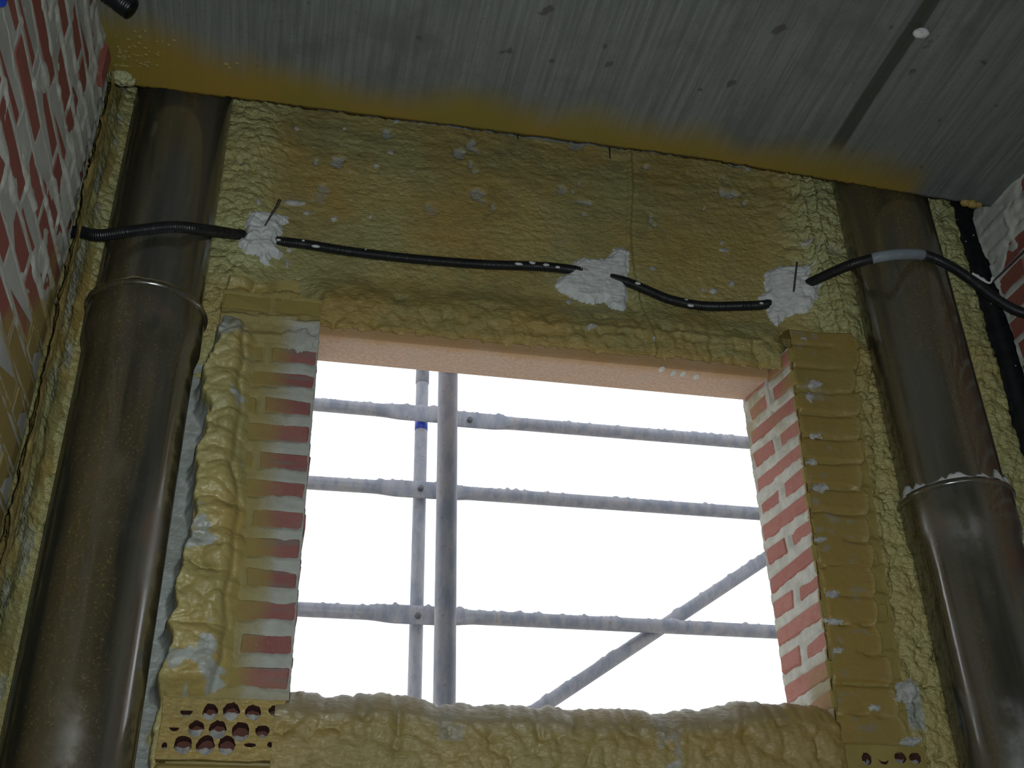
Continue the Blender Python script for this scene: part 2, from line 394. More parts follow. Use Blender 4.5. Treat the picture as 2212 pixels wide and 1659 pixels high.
# ------------------------------------------------------------------ foam covered front wall
def seam_x(z): return .888+.012*np.sin(z*9)+.006*(fbm(z*14, z*0, 5)-.5)
def foam_t(x, z):
    t = .0036*ridged(x*16, z*44, 1)+.0018*lumps(x*90, z*150, 2)+.0026*ridged(x*40+2*fbm(x*9, z*9, 4), z*95, 6, 2)+.005*fbm(x*5, z*7, 3)
    top = sm(z, 1.98, 2.22); t = t+top*.008*ridged(x*8+2*fbm(x*3, z*3, 8), z*26, 9)
    lw = fbm(x*6, z*6, 77)
    # bulges either side of the left pipe
    b = band(x, -.30, -.24, -.19+.06*(lw-.5), -.02+.08*(lw-.5))*sm(z, 1.40, 1.6)
    t = t+b*(.020*lumps(x*24, z*30, 11)+.014*lumps(x*46, z*60, 12)+.004)
    b = 1-sm(x, -.52, -.45); t = t+b*(.014*lumps(x*28, z*22, 13)+.006*lumps(x*60, z*50, 14)+.012)
    t = t+.075*np.clip(1-(x+.60)/.085, 0, 1)**2
    # strip beside the right pipe
    b = band(x, 1.27+.06*(lw-.5), 1.40+.06*(lw-.5), 1.60, 1.64)
    t = t+b*(.020*lumps(x*24, z*22, 15)+.012*lumps(x*50, z*46, 16)+.006)
    for cx, w, a in ((1.425, .013, .022), (1.468, .010, .014)):
        c = cx+.012*np.sin(z*5+cx*9)+.02*(fbm(z*6, z*0+cx, 21)-.5)+.02*(2.3-z)
        t = t+sm(z, 1.55, 1.8)*a*np.sqrt(np.clip(1-((x-c)/(w*(.8+.5*vn(z*22, z*0, 22))))**2, 0, 1))
    b = sm(x, 1.74, 1.80); t = t+b*(.022*lumps(x*30, z*24, 17)+.010*lumps(x*60, z*50, 18)+.085*band(x, 1.74, 1.80, 1.86, 1.93))
    # thick roll above the lintel
    b = band(z, 1.50, 1.575, 1.62+.05*lw, 1.74+.05*lw)*band(x, -.02, .05, 1.25, 1.33)
    t = t+b*(.020*lumps(x*26, z*17+x*3, 19)+.011*lumps(x*52, z*34, 20)+.010)
    b2 = band(z, 1.55, 1.60, 1.64, 1.66)*sm(x, .25, .7); t = t+.012*b2*ridged(x*5, z*40, 25)
    # seam between two spraying passes
    sx = seam_x(z); t = t+.006*sm(x, sx-.004, sx+.004)+.008*np.exp(-((x-sx)/.008)**2)
    t = t-.004*np.exp(-((x-sx-.014)/.004)**2)
    return t
def foam_y(x, z): return YL-foam_t(np.asarray(x, float), np.asarray(z, float))
RES = .0048
xs = np.arange(-.61, 2.06, RES); zs = np.arange(.30, HEAD+.004, RES)
X, Z = np.meshgrid(xs, zs, indexing='ij')
Tt = foam_t(X, Z)
ledge = LSOF-.004+.012*(fbm(X*9, X*0, 31)-.5)+.006*(vn(X*60, X*0, 32)-.5)
Xc = .5*(X[:-1, :-1]+X[1:, 1:]); Zc = .5*(Z[:-1, :-1]+Z[1:, 1:])
keep = ~((Xc > JL-.10) & (Xc < JR+.10) & (Zc < ledge[:-1, :-1]))
lw = fbm(X*5, Z*5, 41); lf = fbm(X*30, Z*30, 42)
tone = .25*sm(lw, .4, .65)+.55*band(X, -.6, -.26, -.17, -.06)*sm(Z, 1.3, 1.6)+.65*band(X, 1.33, 1.42, 1.9, 2.0)+.35*(1-sm(X, -.5, -.44))
tone = np.clip(tone*(.6+.8*lf), 0, .9)
orange = .55*band(Z, 1.45, 1.56, 1.60, 1.72)*sm(lf, .35, .6)+.5*sm(X, 1.0, 1.2)*(1-sm(X, 1.26, 1.36))*band(Z, 1.85, 1.95, 2.1, 2.2)
edge = band(Z-ledge, -.02, 0, .008, .03)*band(X, JL, JL+.02, JR, JR+.02); orange = np.clip(np.maximum(orange, .9*edge), 0, 1)
lg = fbm(X*16, Z*16, 43)
grey = band(X, -.30, -.28, -.205+.03*(lg-.5), -.188+.03*(lg-.5))*(1-sm(Z, 1.40, 1.46))*sm(lg, .30, .42)
grey = np.maximum(grey, sm(lg, .70, .73)*.8*sm(Z, 1.9, 2.1))
Tt = Tt*(1-.7*grey)
# left end of the grey fillet above the pier
P = np.stack([X, YL-Tt, Z], -1)
wall_front = struct(grid_mesh('wall_front', P, keep, M['foam'], None, dict(tone=tone, orange=orange, grey=grey)))
boxes('outer_leaf', [(-.8, JL, YL+.012, YB, -ZC, HEAD), (JR+.02, 2.3, YL+.012, YB, -ZC, HEAD), (JL, JR+.02, YL+.012, YB, 1.74, HEAD), (JL, JR+.02, YL+.012, YB, -ZC, .57)], M['plain'], wall_front)

# ------------------------------------------------------------------ window opening: lintel, piers, sill
window = struct(empty('window_1', ((JL+JR)/2, YP, ZC+SILL)))
bm = bmesh.new(); box_bm(bm, JL-.15, JR+.15, YL+.004, YB, LSOF, 1.74)
bmesh.ops.bevel(bm, geom=list(bm.edges), offset=.004, segments=2, affect='EDGES')
me = bpy.data.meshes.new('lintel'); bm.to_mesh(me); bm.free()
lint = link('lintel', me, M['lintel'], None, False)
def par(o, p):
    o.parent = p; o.matrix_parent_inverse = p.matrix_basis.inverted() if p.type == 'EMPTY' else Matrix()
    return o
def reparent(o, p): 
    o.parent = p; o.matrix_parent_inverse = Matrix.Translation(p.location).inverted(); return o
reparent(lint, window)

def brick_mesh(lx, ly, lz, seed, ch=.005):
    rg = random.Random(seed); vs = []; fs = []
    h = (lx/2, ly/2, lz/2)
    # chamfered box: three verts per corner
    vid = {}
    for sx in (-1, 1):
        for sy in (-1, 1):
            for sz in (-1, 1):
                j = [rg.uniform(-.002, .002) for _ in range(3)]; c = ch*rg.uniform(.6, 1.8)
                for ax in range(3):
                    p = [sx*h[0], sy*h[1], sz*h[2]]
                    for k in range(3):
                        if k != ax: p[k] -= (sx, sy, sz)[k]*c
                    vid[(sx, sy, sz, ax)] = len(vs); vs.append([p[k]+j[k] for k in range(3)])
    for ax in range(3):
        o1, o2 = [(1, 2), (2, 0), (0, 1)][ax]
        for s in (-1, 1):
            loop = []
            for a, b in ((-1, -1), (1, -1), (1, 1), (-1, 1)):
                k = [0, 0, 0]; k[ax] = s; k[o1] = a; k[o2] = b; loop.append(vid[(*k, ax)])
            fs.append(loop if s > 0 else loop[::-1])
    for ax in range(3):      # edges along axis ax
        o1, o2 = [(1, 2), (2, 0), (0, 1)][ax]
        for a in (-1, 1):
            for b in (-1, 1):
                k0 = [0, 0, 0]; k1 = [0, 0, 0]; k0[ax] = -1; k1[ax] = 1
                for k in (k0, k1): k[o1] = a; k[o2] = b
                q = [vid[(*k0, o1)], vid[(*k1, o1)], vid[(*k1, o2)], vid[(*k0, o2)]]
                fs.append(q if a*b > 0 else q[::-1])
    for sx in (-1, 1):
        for sy in (-1, 1):
            for sz in (-1, 1):
                q = [vid[(sx, sy, sz, k)] for k in range(3)]; fs.append(q if sx*sy*sz > 0 else q[::-1])
    me = bpy.data.meshes.new('brick'); me.from_pydata(vs, [], fs); me.update(); return me
BR = {}
def brick(mat, parent, cx, cy, cz, lx, ly, lz, seed):
    key = (mat.name, round(lx, 3), round(ly, 3), round(lz, 3), seed % 3)
    if key not in BR:
        me = brick_mesh(lx, ly, lz, seed); me.materials.append(mat); BR[key] = me
    o = bpy.data.objects.new('brick', BR[key]); C.objects.link(o); o.parent = parent
    rg = random.Random(seed*31+5)
    o.location = (cx, cy, cz+ZC); o.rotation_euler = (rg.uniform(-.008, .008), rg.uniform(-.010, .010), rg.uniform(-.012, .012))
    if parent.type == 'EMPTY': o.matrix_parent_inverse = Matrix.Translation(parent.location).inverted()
    return o
def rect_in(u, v, rects, seed=0):
    """signed depth inside the nearest brick rectangle, edges made ragged"""
    d = np.full(u.shape, -1.0)
    for (a, b, c, e) in rects: d = np.maximum(d, np.minimum(np.minimum(u-a, b-u), np.minimum(v-c, e-v)))
    return d
def sheet(name, org, au, av, nn, us, vs, disp, mat, parent, flip=False, xoff=None):
    U2, V2 = np.meshgrid(us, vs, indexing='ij'); D = disp(U2, V2)
    P = np.array(org)+U2[..., None]*np.array(au)+V2[..., None]*np.array(av)+D[..., None]*np.array(nn)
    if xoff: P[..., 0] += xoff(V2)
    o = grid_mesh(name, P, None, mat, None, flip=flip); reparent(o, parent) if parent.type == 'EMPTY' else setattr(o, 'parent', parent)
    return o

BH = .047; BHW = .057
def pier(name, xr, side, zc0, k0, k1, first_long, bm_, mm_, lean, seed, zlow, zlow2, smear=None, wd=.236):
    """xr: reveal x; side: +1 when the pier runs to +x from the reveal"""
    xo = xr+side*wd
    xa, xb = min(xr, xo)+(.065 if side > 0 else .012), max(xr, xo)-.012
    core = boxes(name, [(xa, xb, YP+.012, YB-.004, zlow, zc0+k1*COURSE+.035), (xa, xb, YP+.052, YB-.004, zlow2, zlow), (xa, xb, YP+.012, YB-.004, -ZC, zlow2)], mm_, None)
    reparent(core, window)
    front = []; rev = []; back = None
    for k in range(k0, k1+1):
        zc = zc0+k*COURSE; lng = ((k % 2 == 0) == first_long); rg = random.Random(seed+k)
        dx = lean(zc); j = rg.uniform(-.004, .004)
        z0, z1 = zc-BH/2, zc+BH/2
        def add(u0, u1, y0, y1, s):
            ds = dx*(YB-(y0+y1)/2)/(YB-YP); a, b = xr+side*u0+ds, xr+side*u1+ds
            o = brick(bm_, core, (a+b)/2, (y0+y1)/2, zc, abs(b-a), y1-y0, BH, s); o.rotation_euler.z += math.atan(dx/(YB-YP))*(u0 < .05)
        if lng:
            e = rg.choice((0, 0, .004, .010))
            add(j, .112, YP, YB+e, seed*100+k*4); add(.124, wd, YP, YB, seed*100+k*4+1)
            rev.append((YP, YB, z0, z1)); front += [(0, .112, z0, z1), (.124, wd, z0, z1)]
        else:
            ym = YP+.108
            add(j, wd, YP, ym, seed*100+k*4); add(-j, wd, ym+.018, YB, seed*100+k*4+1)
            rev += [(YP, ym, z0, z1), (ym+.018, YB, z0, z1)]; front.append((0, wd, z0, z1))
    z0, z1 = zc0+k0*COURSE-.045, zc0+k1*COURSE+.03
    r = .0026
    def disp(rects, s, sgn):
        def f(u, v):
            uu = u+.006*(fbm(u*40, v*40, s)-.5); vv = v+.020*(fbm(u*28, v*28, s+1)-.5)
            d = rect_in(uu, vv, rects)
            return np.clip(-.5*d, -.006, .001)+.0035*(fbm(u*60, v*60, s+2)-.45)+(smear(u, v) if smear and s == seed else 0)
        return f
    fr = [(min(a*side, b*side), max(a*side, b*side), c, d) for a, b, c, d in front]
    us = np.arange(.002 if side > 0 else 0, wd+.0001, r)*side; us = np.sort(us); vs = np.arange(z0, z1, r)
    sheet('mortar', (xr, YP, 0), (1, 0, 0), (0, 0, 1), (0, -1, 0), us, vs, disp(fr, seed, 1), mm_, core, xoff=lambda v: lean(v))
    def dr(u, v): return disp(rev, seed+9, 1)(u, v)-side*lean(v)*(YB-u)/(YB-YP)
    us = np.arange(YP, YB+.001, r)
    sheet('mortar', (xr, 0, 0), (0, 1, 0), (0, 0, 1), (-side, 0, 0), us, vs, dr, mm_, core, flip=(side > 0))
    return core
leanR = lambda z: .001+.046*(np.asarray(z)-.65)
pierL = pier('brick_pier', JL, -1, 1.295, -9, 4, True, M['brickL'], M['mortL'], lambda z: 0*np.asarray(z), 3, .617, .50,
             lambda u, v: .010*band(v+.012*(fbm(u*20, u*0, 5)-.5), 1.468, 1.478, 1.530, 1.542))
zR = atY(1712, 817, YP)[2]
pierR = pier('brick_pier', JR, 1, zR, -13, 1, False, M['brickR'], M['mortR'], leanR, 8, .567, .49, None, .178)

# perforated bricks laid on edge at the foot of each pier
def perforated(parent, x0, x1, z0, z1, holes, mat, depth=.045, seed=0):
    rg = random.Random(seed); bm = bmesh.new(); ed = []; yf = YP-.006
    def loop(pts):
        vs = [bm.verts.new((x, yf, z+ZC)) for x, z in pts]
        ed.extend(bm.edges.new((vs[i], vs[(i+1) % len(vs)])) for i in range(len(vs))); return vs
    out = []
    for (a, b), (c, d) in (((x0, z0), (x1, z0)), ((x1, z0), (x1, z1)), ((x1, z1), (x0, z1)), ((x0, z1), (x0, z0))):
        for i in range(8): out.append((a+(c-a)*i/8+rg.uniform(-.002, .002), b+(d-b)*i/8+rg.uniform(-.002, .002)))
    ov = loop(out); rings = []
    for (hx, hz, rx, rz, cut) in holes:
        pts = []
        for i in range(22):
            a = i/22*2*math.pi; w = 1+rg.uniform(-.10, .05)
            px, pz = rx*math.cos(a)*w, rz*math.sin(a)*w
            if pz > 0: pz = pz*cut+(1-cut)*(-.3*rz)*math.sin(a)
            pts.append((hx+px, hz+pz))
        rings.append(pts); loop(pts)
    bmesh.ops.triangle_fill(bm, use_beauty=True, use_dissolve=False, edges=ed)
    bv = [bm.verts.new((v.co.x, YP+.03, v.co.z)) for v in ov]
    for i in range(len(ov)): bm.faces.new((ov[i], ov[(i+1) % len(ov)], bv[(i+1) % len(ov)], bv[i]))
    bmesh.ops.recalc_face_normals(bm, faces=list(bm.faces))
    me = bpy.data.meshes.new('perforated_brick'); bm.to_mesh(me); bm.free()
    o = link('perforated_brick', me, mat, None, False); par_mesh(o, parent)
    # the bores behind the face, with mortar squeezed into their lower half
    bm = bmesh.new(); bp = bmesh.new()
    for pts in rings:
        f = [bm.verts.new((x, yf, z+ZC)) for x, z in pts]; b = [bm.verts.new((x, yf+depth, z+ZC)) for x, z in pts]
        for i in range(len(f)): bm.faces.new((f[i], b[i], b[(i+1) % len(f)], f[(i+1) % len(f)]))
        bm.faces.new(b)
        zs_ = [p[1] for p in pts]; xs_ = [p[0] for p in pts]; zb = min(zs_); hgt = max(zs_)-zb; xm = sum(xs_)/len(xs_); hw = (max(xs_)-min(xs_))/2
        q = []
        for i in range(9):
            a = math.pi+i/8*math.pi; q.append((xm+hw*.97*math.cos(a), zb+.5*hgt+.49*hgt*math.sin(a)))
        lift = rg.uniform(.34, .52)*hgt
        tv = [bp.verts.new((x, yf+.008+rg.uniform(0, .004), z+ZC)) for x, z in q]
        tb = [bp.verts.new((x, yf+.020, max(z, zb+lift)+ZC+rg.uniform(0, .005))) for x, z in q]
        for i in range(8): bp.faces.new((tv[i], tv[i+1], tb[i+1], tb[i]))
    me = bpy.data.meshes.new('bore'); bm.to_mesh(me); bm.free(); b1 = link('bore', me, M['hole'], None, False); par_mesh(b1, parent)
    b1['kind'] = 'stuff'
    me = bpy.data.meshes.new('mortar_plug'); bp.to_mesh(me); bp.free(); b2 = link('mortar_plug', me, M['splat'], None, False); par_mesh(b2, parent)
    b2['kind'] = 'stuff'
def par_mesh(o, p):
    o.parent = p
    if p.parent is not None: o.matrix_parent_inverse = Matrix()
    return o
hl = []
for px, py, rx, rz, cut in ((403, 1535, 13, 12, .25), (454, 1538, 17, 18, 1), (500, 1537, 19, 19, 1), (547, 1538, 18, 17, .9), (597, 1535, 17, 13, .9),
                            (377, 1572, 11, 7, .3), (424, 1574, 17, 17, 1), (470, 1576, 19, 19, 1), (520, 1580, 19, 20, 1), (567, 1578, 16, 15, .8),
                            (355, 1611, 6, 7, 1), (395, 1609, 19, 19, 1), (444, 1610, 20, 20, 1), (490, 1609, 18, 20, 1), (540, 1609, 13, 5, .8), (583, 1609, 6, 6, 1)):
    q = atY(px, py, YP-.006); hl.append((q[0], q[2], rx*.00089, rz*.00096, cut))
perforated(pierL, -.203, .030, .500, .618, hl, M['foam'], seed=4)
hr = []
for px, py, rx, rz, cut in ((1872, 1639, 11, 13, 1), (1908, 1638, 12, 13, -.2), (1945, 1637, 14, 12, 1), (1977, 1638, 14, 12, 1)):
    q = atY(px, py, YP-.006); hr.append((q[0], q[2], rx*.00105, rz*.00105, cut))
perforated(pierR, 1.235, 1.425, .490, .566, hr, M['film'], seed=6)
brick(M['brickL'], pierL, -.085, YP+.045, .468, .235, .11, BH, 77)

# foam swelling over the pipe side of the first pier and tapering out over its bricks
us = np.arange(-.252, -.02, .0028); vs = np.arange(.42, 1.66, .0030)
U2, V2 = np.meshgrid(us, vs, indexing='ij')
fe = -.078+.022*(fbm(V2*9, V2*0, 61)-.5)+.012*(fbm(V2*40, V2*0, 62)-.5)-.028*sm(V2, .9, 1.5)
le = -.210+.046*(fbm(V2*9, V2*0, 63)-.5)+.022*(fbm(V2*34, V2*0, 163)-.5)-.014*sm(V2, .9, .6)
xc = -.108+.05*(fbm(V2*7, V2*0, 164)-.5)-.018*sm(V2, .9, 1.5)
tl = .008+.030*lumps(U2*13+.3*V2, V2*24, 64)+.012*lumps(U2*30, V2*44, 65)+.003*lumps(U2*80, V2*100, 66)
tl = tl-.016*np.exp(-((U2-xc)/.006)**2)-.006*sm(U2, xc, xc+.01)
tap = 1-sm(U2, fe-.055, fe+.012)
hz = sm(V2, .60, .66)
th = tl*tap-.006*(1-tap)-.004*sm(U2, fe-.01, fe+.01)
th = th*hz-(1-hz)*.010*(1-sm(U2, -.205, -.20))-(1-hz)*.02
th = th*(1-.8*(1-sm(U2, le-.02, le)))
drop = 1-sm(U2, le-.006, le+.010)
Yf = YP-th+drop*(YL-YP+.0)
top = sm(V2, 1.46+.02*(fbm(U2*30, U2*0, 67)-.5), 1.56)
Yf = Yf+top*(.06)*(1-sm(U2, -.15, -.06))
tone = np.clip(.55*(1-sm(U2, le, le+.06))+.35*fbm(U2*12, V2*12, 68), 0, .8)
lg = fbm(U2*16, V2*16, 69)
grey = np.clip(.75*band(V2+.6*U2, 1.30, 1.36, 1.42, 1.47)*sm(lg, .35, .55)+.9*sm(lg, .70, .73), 0, 1)
fl = grid_mesh('foam_bulge', np.stack([U2, Yf, V2], -1), ((V2 > .614) | (U2 < -.200))[:-1, :-1], M['foam'], None, dict(tone=tone*.6, orange=.25*fbm(U2*9, V2*9, 169), grey=np.maximum(grey, sm(drop, .45, .7)*(V2 < 1.5)), soft=.72+0*tone))
fl.parent = pierL
# foam over the front of the second pier, rounding off its outer ends
us = np.arange(1.222, 1.56, .0030); vs = np.arange(.42, 1.70, .0034)
U2, V2 = np.meshgrid(us, vs, indexing='ij')
kk = (V2-zR)/COURSE; ph = kk-np.floor(kk+.5)
rk = hsh(np.floor(kk+.5), kk*0, 5)
re = np.interp(V2, [.45, .70, .9, 1.05, 1.15, 1.27, 1.41, 1.55, 1.62, 1.68], [1.40, 1.378, 1.384, 1.402, 1.402, 1.414, 1.424, 1.452, 1.470, 1.432])+.016*(rk-.5)+.012*np.sqrt(np.clip(1-(ph/.5)**2, 0, 1))+.010*(fbm(V2*12, V2*0, 71)-.5)
groove = np.exp(-((np.abs(ph)-.5)/.10)**2)*(.5+.9*hsh(np.floor(kk), kk*0, 9))
gx = sm(fbm(U2*10, V2*18, 72), .35, .55)
th = .0055+.012*sm(U2, 1.36, 1.45)+.006*fbm(U2*9, V2*10, 73)+.0012*fbm(U2*60, V2*60, 74)-.009*groove*gx*(1-.6*sm(U2, 1.36, 1.42))
le = 1.226+.046*(V2-.65)+.030*(fbm(V2*16, V2*0, 75)-.56)
th = th-.014*(1-sm(U2, le-.004, le+.010))
drop = sm(U2, re-.014, re+.006)
bead = np.sqrt(np.clip(1-((U2-re-.026-.008*(fbm(V2*9, V2*0, 176)-.5))/.020)**2, 0, 1))
lump_ = .018*lumps(U2*30, V2*26, 177)+.009*lumps(U2*60, V2*56, 178)+.018*bead
Yf = (YP-th)*(1-drop)+(YP+.052-lump_-.012*sm(U2, re+.03, re+.07))*drop
Yf = Yf+.12*sm(V2, 1.655, 1.70)*(1-drop)+.05*sm(V2, 1.62, 1.70)*drop
tone = np.clip(.85*sm(U2, re-.004, re+.05)*(.4+.8*fbm(U2*12, V2*12, 78)), 0, .9)
lg = fbm(U2*30, V2*40, 79)
grey = .8*sm(lg, .66, .70)*(1-sm(U2, 1.34, 1.38))+.9*band(V2, .60, .62, .70, .72)*band(U2, 1.40, 1.41, 1.45, 1.46)
orr = .45*sm(U2, 1.40, 1.36)*(1-grey)
fr_ = grid_mesh('foam_bulge', np.stack([U2, Yf, V2], -1), (((V2 > .568) | (U2 > 1.418)) & (U2 > 1.2295+.046*(V2-.65)+.003*(vn(V2*50, V2*0, 7)-.3)))[:-1, :-1], M['foam'], None, dict(tone=tone, orange=.25+.35*fbm(U2*7, V2*7, 171)+0*U2, grey=np.clip(grey, 0, 1), thin=1-sm(U2, re-.03, re-.005)))
fr_.parent = pierR

# sill: a parapet smothered in foam
SX = [625, 700, 790, 830, 880, 930, 1000, 1100, 1180, 1250, 1330, 1430, 1470, 1540, 1610, 1660, 1740, 1790]
SY = [1506, 1513, 1512, 1507, 1512, 1528, 1531, 1535, 1536, 1546, 1539, 1555, 1543, 1540, 1524, 1531, 1532, 1545]
sp_ = [atY(a, b, YP+.03) for a, b in zip(SX, SY)]
us = np.arange(.012, 1.31, .0042)
hx = np.interp(us, [p[0] for p in sp_], [p[2] for p in sp_])
pv = [(YP+.022, -.4), (YP+.022, .2), (YP+.022, .45), (YP+.024, -.05), (YP+.045, 0), (YP+.12, -.004), (YP+.21, -.008), (YP+.236, -.04), (YP+.238, -.14)]
prof = []
for z in np.linspace(.30, .40, 6)[:-1]: prof.append((YP+.020, z, 0, 0))
n1 = 60
for z in np.linspace(.40, .60, n1): prof.append((YP+.020, z, 0, 0))
a = np.linspace(0, math.pi/2, 9)[1:]
for t in a: prof.append((YP+.045-.025*math.cos(t), .60+.022*math.sin(t), 1, math.sin(t)))
for y in np.linspace(YP+.05, YB-.01, 40): prof.append((y, .622, 1, 1))
for z in np.linspace(.615, .50, 12): prof.append((YB+.004, z, 1, 1))
pr = np.array(prof); n = len(pr)
U2 = np.repeat(us[:, None], n, 1); Sv = np.cumsum(np.r_[0, np.hypot(np.diff(pr[:, 0]), np.diff(pr[:, 1]))])[None]+0*U2
am = 1-.8*sm(U2, 1.215, 1.27)
dn = .015*lumps(U2*15, Sv*18, 81)+.015*lumps(U2*34, Sv*30, 82)+.006*lumps(U2*80, Sv*70, 83)
edge_ = np.exp(-((pr[:, 1]-.612)/.02)**2)*(pr[:, 0] < YP+.08)
dn = dn*am
Yg = pr[None, :, 0]-dn*(1-pr[None, :, 3])+.05*sm(U2, 1.24, 1.30)
up_ = (hx[:, None]-.622-.015)*sm(pr[None, :, 1], .45, .61)*(pr[None, :, 0] < YB)
dz = dn*pr[None, :, 3]*.9+.010*edge_[None]*(fbm(U2*55, U2*0, 84)-.4)
Zg = pr[None, :, 1]+up_+dz
Zg = np.where(pr[None, :, 0] > YP+.06, np.minimum(Zg, hx[:, None]-.004), Zg)
lg = fbm(U2*8, Sv*8, 85)
duty = band(pr[None, :, 1], .575, .605, 2, 3)*.75+0*U2
patches = .8*band(U2, .335, .345, .385, .395)*band(Sv, .255, .262, .32, .33)+.85*band(U2, .80, .815, .845, .862)*band(Sv, .20, .22, .31, .33)
grey = np.clip(.10+duty*sm(lg, .25, .5)*.7+patches*sm(fbm(U2*30, Sv*30, 86), .3, .42), 0, 1)
tone = .15*sm(lg, .45, .65)
orr = .35+.4*sm(U2, .95, 1.2)
sill = grid_mesh('sill', np.stack([U2, Yg, Zg], -1), None, M['foam'], None, dict(tone=tone, orange=orr+0*U2, grey=grey, thin=.45+.4*sm(pr[None, :, 1], .52, .60)+0*U2))
reparent(sill, window)
sc_ = boxes('sill_core', [(JL+.002, JR-.002, YP+.07, YB-.02, -ZC, .56)], M['plain']); reparent(sc_, window)

# ------------------------------------------------------------------ side walls: bricks smeared with mortar
def side_wall(wall, xw, nrm, y0, y1, z0, z1, zc0, seed, smear, res):
    rects = []; k = int((z0-zc0)/COURSE)-1; L = .252
    while zc0+k*COURSE < z1:
        zc = zc0+k*COURSE; y = y1-L*(1.0 if k % 2 else .5)-.01; 
        yy = y1+.12-(0 if k % 2 else L/2)
        while yy > y0:
            a, b = yy-.24, yy; yy -= L
            if a > y1-.03 or zc-BHW/2 < z0-.05: continue
            rects.append((a, min(b, y1), zc-BHW/2, zc+BHW/2))
            bb = min(b, y1)
            if bb-a > .03: brick(M['brickW'], wall, xw-nrm*.05, (a+bb)/2, zc, .10, bb-a, BHW+.004, seed+len(rects))
        k += 1
    us = np.arange(y0, y1+.001, res); vs = np.arange(z0, z1, res)
    def disp(u, v):
        uu = u+.03*(fbm(u*22, v*22, seed)-.5); vv = v+.022*(fbm(u*20, v*26, seed+1)-.5)
        d = rect_in(uu, vv, rects)
        s = smear(u, v)
        return np.clip(-.5*d, -.0036, .0008)+.0022*(fbm(u*50, v*50, seed+2)-.45)+s+.003*sm(s, 0, .006)*(fbm(u*12, v*12, seed+3)-.5)
    sheet('mortar', (xw, 0, 0), (0, 1, 0), (0, 0, 1), (nrm, 0, 0), us, vs, disp, M['mortW'], wall, flip=(nrm < 0))
def smL(u, v):
    n = fbm(u*5, v*9, 91)+.12*(fbm(u*30, v*30, 92)-.5)
    s = .0042*sm(n, .48, .53)*sm(v, 1.1, 1.35)
    e = 2.060+.05*(fbm(v*9, v*0, 93)-.5)+.03*(fbm(v*40, v*0, 94)-.5)
    k = band(u, e-.16+.10*(fbm(v*6, v*0, 95)-.5), e-.10, e, e+.006)*sm(v, 1.48, 1.60)
    k2 = sm(v, 1.85, 1.95)*sm(u, 1.6, 1.8)*sm(n, .42, .46)
    return np.maximum(s, np.maximum(.009*k, .005*k2))
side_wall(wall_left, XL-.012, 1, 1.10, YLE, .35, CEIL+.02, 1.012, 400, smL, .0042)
def smR(u, v):
    n = fbm(u*7, v*9, 96)
    return .006*sm(n, .50, .55)*sm(v, 1.6, 1.8)+.010*sm(v, 1.86, 1.96)*sm(n, .3, .4)
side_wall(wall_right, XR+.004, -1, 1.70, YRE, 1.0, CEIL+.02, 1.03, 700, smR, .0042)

us = np.arange(2.06, 2.415, .0042); vs = np.arange(.35, HEAD, .0042); U2, V2 = np.meshgrid(us, vs, indexing='ij')
th = .030*sm(U2, 2.10, 2.06)*0+.006+.020*lumps(U2*14, V2*9, 101)+.010*lumps(U2*40, V2*26, 102)+.05*np.clip(1-(2.40-U2)/.10, 0, 1)**2
wv = .5+.5*np.sin(U2*90+3*fbm(V2*3, V2*0, 103)); th = th+.010*wv*sm(U2, 2.13, 2.2)
lg = fbm(U2*14, V2*10, 104)
rt = grid_mesh('foam_return', np.stack([-.572+th+.040*sm(U2, 2.22, 2.08)+.0*V2, U2, V2], -1), None, M['foam'], None, dict(tone=.55*sm(U2, 2.18, 2.30)*sm(lg, .3, .5), orange=.5*(1-sm(U2, 2.12, 2.22)), grey=.55*sm(lg, .5, .62)*sm(U2, 2.2, 2.3)), flip=True)
rt.parent = wall_left

# ------------------------------------------------------------------ foam and plaster bits that belong to the shell
def blob(name, c, r, mat, parent, seed=0, attrs=None):
    a = np.linspace(0, np.pi, 14); b = np.arange(20)/20*2*np.pi
    A, B = np.meshgrid(a, b, indexing='ij')
    w = 1+.45*(fbm(A*2+seed, np.cos(B)*1.5+seed*3, seed)-.5)+.25*(fbm(A*6, np.sin(B)*5+seed, seed+2)-.5)
    P = np.stack([c[0]+r[0]*w*np.sin(A)*np.cos(B), c[1]+r[1]*w*np.sin(A)*np.sin(B), c[2]+r[2]*w*np.cos(A)], -1)
    at = None if attrs is None else {k: np.full(A.shape, v) for k, v in attrs.items()}
    o = grid_mesh(name, P, None, mat, parent, at, closed=True, flip=True); return o
q = atX(231, 146, XL+.008); brick(M['brickW'], wall_left, XL-.006, q[1]-.005, q[2], .028, .05, .10, 911)
for k, (px, py, r, at) in enumerate(((2090, 433, .013, (0, 1, 0)), (2078, 429, .011, (0, 1, 0)), (2101, 436, .010, (0, 1, 0)), (262, 168, .022, (.9, 0, .2)), (278, 176, .014, (.8, 0, .1)))):
    q = atZ(px, py, CEIL); blob('foam_blob', (q[0], min(q[1], YE-.006), ceil_z(q[0])-.006), (r*1.3, r, r*.8), M['foam'], ceiling, k+3, dict(tone=at[0], orange=at[1], grey=at[2]))
g = random.Random(21); fb = bmesh.new()
for k in range(70):
    px = 248+min(abs(g.gauss(0, 55)), 150); py = 150-abs(g.gauss(0, 34)); r = g.uniform(.0015, .0050)
    if py < 40: continue
    q = atZ(px, py, CEIL)
    bmesh.ops.create_icosphere(fb, subdivisions=2, radius=r, matrix=Matrix.Translation((q[0], q[1], ceil_z(q[0])+ZC)) @ Matrix.Diagonal((g.uniform(.9, 1.8), g.uniform(.8, 1.4), .55, 1)))
